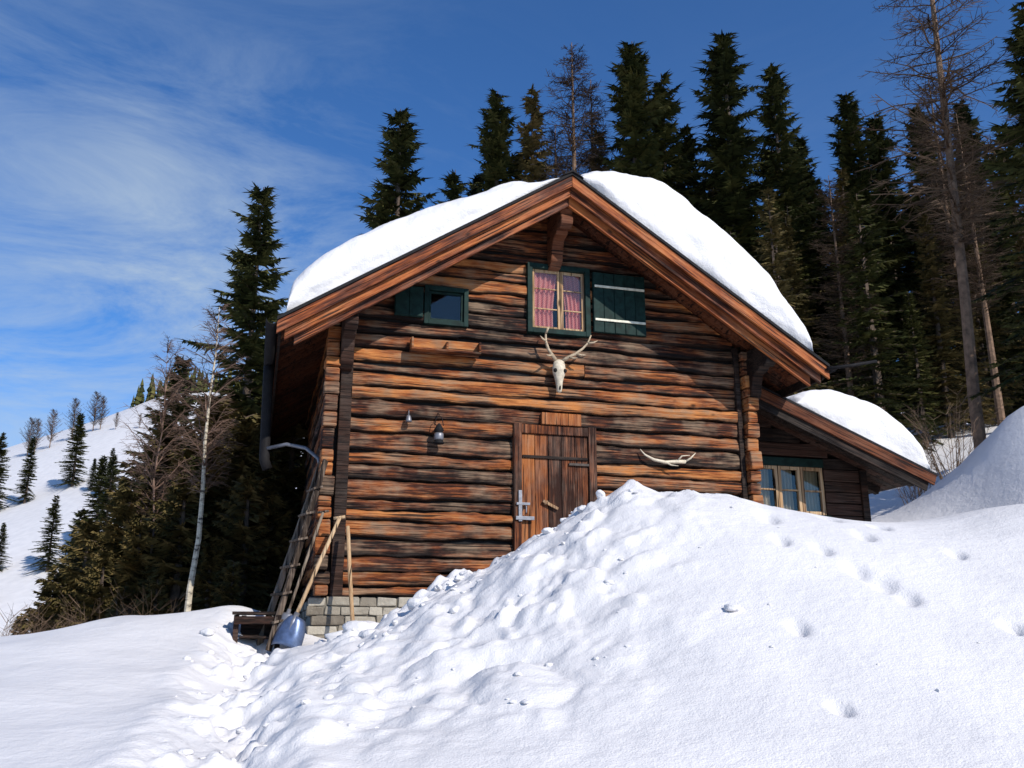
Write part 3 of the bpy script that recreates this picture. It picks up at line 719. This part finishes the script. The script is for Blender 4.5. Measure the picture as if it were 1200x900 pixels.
# ---------------------------------------------------------------- trees
def meshfrom(name,V,Fc,tone,mi,mats,smooth=False):
    g=G();g.v=V;g.f=Fc;g.t=tone;g.m=mi
    o=g.obj(name,mats);me=o.data;bpy.data.objects.remove(o);return me
def spruce_geo(seed,H=16.,R=2.3,dens=1.,gap=.0,droop=.35,lod=1.):
    rd=random.Random(seed);g=G()
    g.tube([(0,0,-.8),(.03,0,H*.25),(-.02,.03,H*.6),(0,0,H*.99)],[.20,.16,.09,.012],8 if lod==1 else 4,mi=1)
    V,Fc,T=g.v,g.f,g.t;M=g.m
    def tri(a,b,c,t):
        k=len(V);V.extend((a,b,c));Fc.append((k,k+1,k+2));T.extend((t,t,t));M.append(0)
    z=H*.05
    asym=rd.random()*6.28
    while z<H*.985:
        f=z/H;nb=rd.randint(6,8) if f<.93 else 5
        lev=rd.uniform(.78,1.18)
        for i in range(nb):
            if rd.random()<gap: continue
            az=rd.random()*6.283;zz=z+rd.uniform(-.15,.15)
            prof=(1-f)**.80*(1 if f>.12 else .75+f*2)*(1+.14*math.cos(az-asym))*lev
            L=(R*prof*rd.uniform(.5,1.12)+.10)
            if rd.random()<.08: L*=1.25
            el=-.15+.85*f;dr=droop*(1-f*.7)
            ca,sa=math.cos(az),math.sin(az);tone=rd.random()
            def P(t): return (ca*L*t,sa*L*t,zz+L*(math.tan(el)*t-dr*2*t*t+dr*1.0*t**3))
            a,b,c=P(0),P(.5),P(1)
            w=.02+.012*L
            k=len(V);V.extend([(a[0],a[1],a[2]+w),(a[0],a[1],a[2]-w),(b[0],b[1],b[2]-w*.5),(b[0],b[1],b[2]+w*.5),c]);Fc.extend([(k,k+1,k+2,k+3),(k+3,k+2,k+4)]);T.extend([(tone,0,0)]*5);M.extend([1,1])
            n=max(3,int((L/.13+3)*dens/lod))
            for j in range(n):
                t=.10+.9*(j+rd.random()*.8)/n;t=min(t,1)
                p=P(t)
                for sd in(-1,1):
                    l=(.50*(1-t)+.20)*rd.uniform(.65,1.3)*min(1.,.45+L*.45)
                    fo=rd.uniform(.35,.9);dz=rd.uniform(-.85,.05)
                    dx=ca*fo-sa*sd;dy=sa*fo+ca*sd;q=l/math.sqrt(dx*dx+dy*dy+dz*dz)
                    tn=(min(1,max(0,tone*.5+rd.random()*.5)),0,0)
                    for kf in range(3 if lod==1 else 2):
                        s=(kf-1)*.42+rd.uniform(-.12,.12);ll=q*(1 if kf==1 else .72)
                        ex=(dx-s*dy*sd*.9);ey=(dy+s*dx*sd*.9)
                        e_=(p[0]+ex*ll,p[1]+ey*ll,p[2]+(dz+rd.uniform(-.25,.2))*ll)
                        wv=rd.uniform(.03,.055)*(1 if lod==1 else 1.5)
                        tri((p[0]-ca*wv,p[1]-sa*wv,p[2]-wv*.8),(p[0]+ca*wv,p[1]+sa*wv,p[2]+wv*.6),e_,tn)
            for kf in range(3):
                e_=(c[0]+ca*.22+rd.uniform(-.1,.1),c[1]+sa*.22+rd.uniform(-.1,.1),c[2]+rd.uniform(-.08,.12));m_=P(.9)
                tri((m_[0]-sa*.04,m_[1]+ca*.04,m_[2]),(m_[0]+sa*.04,m_[1]-ca*.04,m_[2]),e_,(tone,0,0))
        z+=(H*.0125+.20*(1-f)+.05)*(1 if lod==1 else 1.25)
    return V,Fc,T,M
def spruce_mesh(name,seed,H=16.,R=2.3,fol=None,dens=1.,gap=.0,droop=.35,lod=1.):
    V,Fc,T,M=spruce_geo(seed,H,R,dens,gap,droop,lod)
    return meshfrom(name,V,Fc,T,M,[fol or M_fol,M_bark])
def bare_mesh(name,seed,H=17.,R=2.,start=.25,bark=None,tw=None,tr=.17,up=.3,step=.22,lean=0.,kinks=0,tww=.011,dens=1.,sub=2):
    rd=random.Random(seed);g=G()
    npt=9;tp=[(lean*(i/(npt-1))*H*.03+rd.uniform(-1,1)*kinks*(i>0),rd.uniform(-1,1)*kinks*(i>0),-.6+(H+.6)*i/(npt-1)) for i in range(npt)]
    g.tube(tp,[tr*(1-.93*(i/(npt-1))**1.1) for i in range(npt)],8,mi=1)
    V,Fc,T,M=g.v,g.f,g.t,g.m
    def at(z):
        s=(z+.6)/(H+.6)*(npt-1);i=min(int(s),npt-2);q=s-i
        return [tp[i][k]*(1-q)+tp[i+1][k]*q for k in range(3)]
    def stick(a,b,w,t,w2=.3):
        k=len(V)
        dx,dy=b[0]-a[0],b[1]-a[1];l=math.hypot(dx,dy)+1e-6;px,py=-dy/l*w,dx/l*w
        V.extend([(a[0]+px,a[1]+py,a[2]),(a[0]-px,a[1]-py,a[2]),(b[0]-px*w2,b[1]-py*w2,b[2]),(b[0]+px*w2,b[1]+py*w2,b[2])])
        V.extend([(a[0],a[1],a[2]+w),(a[0],a[1],a[2]-w),(b[0],b[1],b[2]-w*w2),(b[0],b[1],b[2]+w*w2)])
        Fc.extend([(k,k+1,k+2,k+3),(k+4,k+5,k+6,k+7)]);T.extend([t]*8);M.extend([0,0])
    z=H*start
    while z<H*.98:
        f=(z/H-start)/(1-start)
        for i in range(rd.randint(2,4)):
            az=rd.random()*6.283;L=R*(1-f)**.6*rd.uniform(.5,1.1)*min(1,.5+f*4)+.15
            o_=at(z);p=list(o_);el=up+rd.uniform(-.2,.2);w=.010+.010*L;tn=(rd.random(),0,0)
            ns=5
            for s in range(ns):
                l=L/ns;a2=az+rd.uniform(-.25,.25);q=[p[0]+math.cos(a2)*l*math.cos(el),p[1]+math.sin(a2)*l*math.cos(el),p[2]+l*math.sin(el)]
                stick(p,q,w*(1-s/ns*.7),tn,.8)
                for k in range(int(rd.randint(2,4)*dens)):
                    t=rd.random();c=[p[x]*(1-t)+q[x]*t for x in range(3)];a3=az+rd.choice((-1,1))*rd.uniform(.4,1.3);l2=rd.uniform(.2,.6)*(1.1-s/ns*.6)*min(1,L)
                    e3=rd.uniform(-.6,.5)+up*.5
                    d_=[c[0]+math.cos(a3)*l2,c[1]+math.sin(a3)*l2,c[2]+l2*math.sin(e3)];stick(c,d_,tww,tn,.4)
                    for kk in range(sub):
                        t2=rd.random();c2=[c[x]*(1-t2)+d_[x]*t2 for x in range(3)];a4=a3+rd.uniform(-1.2,1.2);l3=l2*.55
                        stick(c2,[c2[0]+math.cos(a4)*l3,c2[1]+math.sin(a4)*l3,c2[2]+l3*rd.uniform(-.6,.5)],tww*.7,tn,.4)
                p=q;el+=rd.uniform(-.15,.15)
        z+=step*rd.uniform(.7,1.3)
    return meshfrom(name,V,Fc,T,M,[tw or M_twig,bark or M_barkl])
SP=[spruce_mesh('spruce_a',11,16,2.3),spruce_mesh('spruce_b',12,16,2.0,gap=.1),spruce_mesh('spruce_c',13,16,2.6,gap=.15,droop=.42),spruce_mesh('spruce_d',14,16,2.1,gap=.05,droop=.5)]
YB=[spruce_mesh('young_spruce_a',21,6,1.45,M_folb,1.1,.05),spruce_mesh('young_spruce_b',22,6,1.7,M_folb,1.1,.12)]
BS=[spruce_mesh('brown_spruce',25,16,1.9,M_folb,.8,.2)]
LA=[bare_mesh('larch_a',31),bare_mesh('larch_b',32,17,1.7,.35)]
def place(me,name,x,y,ztop,Hm,wide=1.,rz=None,zb=None):
    zb=H1(x,y) if zb is None else zb
    s=(ztop-zb)/Hm
    o=bpy.data.objects.new(name,me);COL.objects.link(o);o.location=(x,y,zb);o.scale=(s*wide,s*wide,s);o.rotation_euler=(0,0,rz if rz is not None else random.random()*6.28);return o
for i,(x,y,zt,k,wd) in enumerate([(-4.14,30,19.1,0,1.3),(-.55,31,20.5,1,1.25),(-2.0,29,16.0,3,1.3),(4.56,30,22.0,1,1.4),(5.8,31,21.3,3,1.25),(8.0,30,22.4,1,1.45),(9.9,30.5,21.3,0,1.15),(12.5,30,19.8,1,1.35),(13.9,31,19.6,3,1.25),(15.5,31,19.8,0,1.25),(17.3,31,20.0,1,1.3),
   (-6.0,20,10.6,2,1.2),(12.2,18.5,14.8,2,1.4),(6.8,32,19.6,0,1.2),(11.2,32,19.2,3,1.2),(-1.3,32,17.5,0,1.2)]):
    place(SP[k],'spruce_tree',x,y,zt,16,wd)
for x,y,zt in [(.75,30.5,20.2),(3.3,31,18.8),(11.2,28,15.5),(14.0,26,14.5),(16.2,25,13),(9.0,27.5,13.5),(12.3,25,12.5)]:
    place(BS[0],'brown_spruce_tree',x,y,zt,16,1.2)
for x,y,zt,k in [(2.27,30,21.8,0),(3.1,31.5,21.2,1),(1.7,32,19.5,1),(14.6,28,19.0,0),(13.2,24,15.0,1),(9.6,25,13.5,0),(15.0,23.5,16.0,0)]:
    place(LA[k],'larch_tree',x,y,zt,17,1.25)
low=[]
for sd,R_,gp,fo in((71,2.5,.02,0),(72,2.2,.08,0),(73,2.6,.1,0),(74,2.1,.1,2)):
    V,Fc,T,M=spruce_geo(sd,16,R_,1.,gp,.42,2.)
    low.append((np.array(V),Fc,np.array(T),M,fo))
rf=random.Random(5);AV=[];AF=[];AT=[];AM=[];base=0
for row,(yy,zt0) in enumerate([(25.5,12.0),(28.5,15.5),(33,18.9),(37,20.3)]):
    x=-5.+row*1.0
    while x<19+row*3:
        xx=x+rf.uniform(-.6,.6);y2=yy+rf.uniform(-1.2,1.2);top=zt0+rf.uniform(-2.6,1.0)
        if xx<1: top-= (1-xx)*.75
        if not(row<=1 and xx<6.5):
            V,Fc,T,M,fo=low[rf.choice([0,0,1,1,2,3,3])]
            zb=H1(xx,y2);s=(top-zb)/16;wd=s*rf.uniform(1.2,1.5);a=rf.random()*6.28;ca,sa=math.cos(a),math.sin(a)
            W=np.c_[(V[:,0]*ca-V[:,1]*sa)*wd+xx,(V[:,0]*sa+V[:,1]*ca)*wd+y2,V[:,2]*s+zb]
            T2=T.copy();T2[:,0]=np.clip(T2[:,0]*.8+rf.uniform(-.1,.3),0,1)
            AV.append(W);AF+=[tuple(i+base for i in f) for f in Fc];AT.append(T2);AM+=[m+(fo if m==0 else 0) for m in M];base+=len(V)
        x+=rf.uniform(1.4,2.2)
AV=np.concatenate(AV);AT=np.concatenate(AT)
me=bpy.data.meshes.new('spruce_forest');me.from_pydata(AV.tolist(),[],AF)
for m in(M_fol,M_bark,M_folb): me.materials.append(m)
me.polygons.foreach_set('material_index',AM)
ca_=me.color_attributes.new('tone','FLOAT_COLOR','POINT');ca_.data.foreach_set('color',np.c_[AT,np.ones(len(AT))].astype(np.float32).ravel());me.update()
COL.objects.link(bpy.data.objects.new('spruce_forest',me))
LR=bare_mesh('tall_larch',41,19,2.3,.30,tr=.155,lean=.9,kinks=.05,step=.22,dens=1.2,tww=.009,up=.1)
place(LR,'larch_tree',10.45,20,22.,19,1.,rz=0)
for x_,z_,y,k in [(-.42,.17,16,0),(-.46,.12,16,1),(-.335,.26,17,0),(-.30,.24,17,1),(-.27,.26,20,0),(-.245,.25,18,1),(-.36,.17,15.2,1),(-.405,.13,15.2,0),(-.29,.17,15.5,1),(-.262,.16,16,0),(-.49,.07,16,0),(-.35,.22,17,0),(-.385,.22,17.5,1),(-.44,.09,15.0,1),(-.325,.10,14.7,0),(-.47,.04,15,0),(-.52,.02,16,1),(-.38,.07,14.8,0),(-.42,.04,14.6,1),(-.30,.08,14.6,0)]:
    place(YB[k],'young_spruce_tree',x_*y,y,z_*y,6,1.2)
for x_,z_,y,k in [(-.377,.313,22,2),(-.47,.14,22,0),(-.295,.30,26,1),(-.23,.36,28,0),(-.60,.06,26,0),(-.57,.05,24,1),(-.35,.20,16.2,0)]:
    place(SP[k],'spruce_tree',x_*y,y,z_*y,16,1.4)
BI=bare_mesh('birch',51,8.,1.2,.45,M_birch,M_twigr,.085,.75,.24,kinks=.06,tww=.005,dens=1.)
place(BI,'birch_tree',-4.80,14.0,5.2,8,1.,rz=.6)
place(bare_mesh('birch_thin',52,8.,1.3,.45,M_twigr,M_twigr,.045,.8,.3,kinks=.08,tww=.005),'birch_tree',-6.3,16,5.3,8,.9)
def shrub_mesh(name,seed,h=2.):
    rd=random.Random(seed);g=G()
    for i in range(20):
        a=rd.random()*6.28;r=rd.uniform(0,.35);p=[math.cos(a)*r,math.sin(a)*r,-.2];sp=rd.uniform(.1,.45);T_=(rd.random(),0,0);pts_=[tuple(p)]
        for s in range(5):
            l=h/5*rd.uniform(.7,1.2);p=[p[0]+math.cos(a)*sp*l+rd.uniform(-.05,.05),p[1]+math.sin(a)*sp*l+rd.uniform(-.05,.05),p[2]+l];pts_.append(tuple(p))
            for k in range(3):
                b=a+rd.uniform(-1.5,1.5);q=(p[0]+math.cos(b)*.3,p[1]+math.sin(b)*.3,p[2]+rd.uniform(.1,.45));g.tube([p,q],[.005,.002],3,T_)
        g.tube(pts_,[.012,.010,.008,.007,.005,.002],4,T_)
    me=g.obj(name,M_twig);m=me.data;bpy.data.objects.remove(me);return m
SH=[shrub_mesh('shrub_a',61),shrub_mesh('shrub_b',62)]
for i,(x,y,h) in enumerate([(-7.6,14.6,1.3),(-8.2,14.8,1.5),(-9.2,15.5,1.6),(-7.0,14.2,1.0),(-10.2,16,1.8),(-6.3,14.2,1.1),(-5.6,14.4,1.3),(9.0,18.4,1.5),(8.4,19,1.3),(-11,17,2)]):
    z=H1(x,y);place(SH[i%2],'bare_shrub',x,y,z+h,2.,1.1)
for x,y,h,k in [(-48.5,100,8.5,0),(-55.3,97,9.0,2),(-52.4,98,7.5,1),(-44,95,3.5,0),(-57,80,6,0),(-38,66,5,2),(-40,90,5,1),(-34,75,8,0),(-31,70,9,1),(-36,72,6,2),(-41,74,4,0)]:
    z=H1(x,y);place(SP[k],'spruce_tree',x,y,z+h,16,1.6,zb=z)
LD=bare_mesh('round_bare_tree',35,9,4.0,.15,tr=.12,up=.9,step=.3,tww=.02,dens=1.)
for i,(x,y,h) in enumerate([(-66,128,5.5),(-64,130,6),(-67,126,5),(-68.5,127,5.5),(-62,132,6),(-60.5,131,5),(-46,118,3),(-56,126,2.5),(-51,122,2)]):
    z=H1(x,y);place(LD,'bare_tree',x,y,z+h,9,1.)
g=G();rd=random.Random(77)
for i in range(230):
    y=rd.uniform(146,156);k=rd.uniform(-.43,-.16);x=k*y;z=H1(x,y);h=rd.uniform(1.2,4.5)
    for s in range(4):
        r=h*.2*(1-s*.2);zz=z+h*(.05+.22*s);n=7
        ring=[(x+r*math.cos(6.283*q/n+s)*rd.uniform(.6,1.2),y+r*math.sin(6.283*q/n+s),zz+rd.uniform(-.2,.2)) for q in range(n)]
        g.add(ring+[(x,y,zz+h*.36)],[(q,(q+1)%n,n) for q in range(n)],(rd.random(),0,0))
g.obj('distant_forest',M_fol)

# ---------------------------------------------------------------- light, sky, camera
az_=math.radians(-49.6);el=math.radians(34)
sd=Vector((math.cos(az_)*math.cos(el),math.sin(az_)*math.cos(el),math.sin(el)))
sun=bpy.data.lights.new('sun','SUN');sun.energy=5.0;sun.angle=math.radians(.5);sun.color=(1,.94,.85)
so=bpy.data.objects.new('sun',sun);COL.objects.link(so);so.rotation_euler=sd.to_track_quat('Z','Y').to_euler()
w=bpy.data.worlds.new('World');scene.world=w;w.use_nodes=True;nt=w.node_tree;nt.nodes.clear()
out=N(nt,'ShaderNodeOutputWorld');bg=N(nt,'ShaderNodeBackground');nt.links.new(bg.outputs[0],out.inputs[0])
sky=N(nt,'ShaderNodeTexSky',sky_type='NISHITA');sky.sun_disc=False;sky.sun_elevation=el;sky.sun_rotation=math.atan2(sd.x,sd.y)
sky.altitude=1000;sky.air_density=1.;sky.dust_density=.8;sky.ozone_density=2.5
bg.inputs['Strength'].default_value=.10
tc=N(nt,'ShaderNodeTexCoord')
sx_=N(nt,'ShaderNodeSeparateXYZ');nt.links.new(tc.outputs['Generated'],sx_.inputs[0])
mp=mapping(nt,tc.outputs['Generated'],(2.0,2.0,6.0),(.25,.5,0))
n1=noise(nt,mp.outputs[0],1.5,7,.68);n1.inputs['Distortion'].default_value=.8
n2=noise(nt,tc.outputs['Generated'],2.3,2,.5)
cr=ramp(nt,[(.38,(0,0,0)),(.70,(1,1,1))]);nt.links.new(n1.outputs[0],cr.inputs[0])
c2=ramp(nt,[(.30,(.35,.35,.35)),(.56,(1,1,1))]);nt.links.new(n2.outputs[0],c2.inputs[0])
lm=N(nt,'ShaderNodeMapRange');lm.interpolation_type='SMOOTHSTEP';nt.links.new(sx_.outputs[0],lm.inputs[0])
for i,v in((1,.08),(2,-.35),(3,.10),(4,1.)): lm.inputs[i].default_value=v
hm=N(nt,'ShaderNodeMapRange');hm.interpolation_type='SMOOTHSTEP';nt.links.new(sx_.outputs[2],hm.inputs[0])
for i,v in((1,.66),(2,.34),(3,.12),(4,1.)): hm.inputs[i].default_value=v
fac=math_(nt,'MULTIPLY',math_(nt,'MULTIPLY',cr.outputs[0],c2.outputs[0]),math_(nt,'MULTIPLY',lm.outputs[0],hm.outputs[0]))
fac=math_(nt,'MULTIPLY',fac,.9)
skyc=mix(nt,1.,sky.outputs[0],(.56,1.02,1.52),'MULTIPLY')
cc=mix(nt,fac,skyc,(5.0,6.1,7.2))
nt.links.new(cc,bg.inputs['Color'])
cam=bpy.data.cameras.new('camera');co=bpy.data.objects.new('camera',cam);COL.objects.link(co)
cam.sensor_width=36;cam.lens=32.1;cam.clip_start=.05;cam.clip_end=2000
co.location=(0,0,0);co.rotation_euler=(math.radians(105.5),0,0);scene.camera=co
scene.view_settings.view_transform='Standard';scene.view_settings.look='None';scene.view_settings.exposure=0
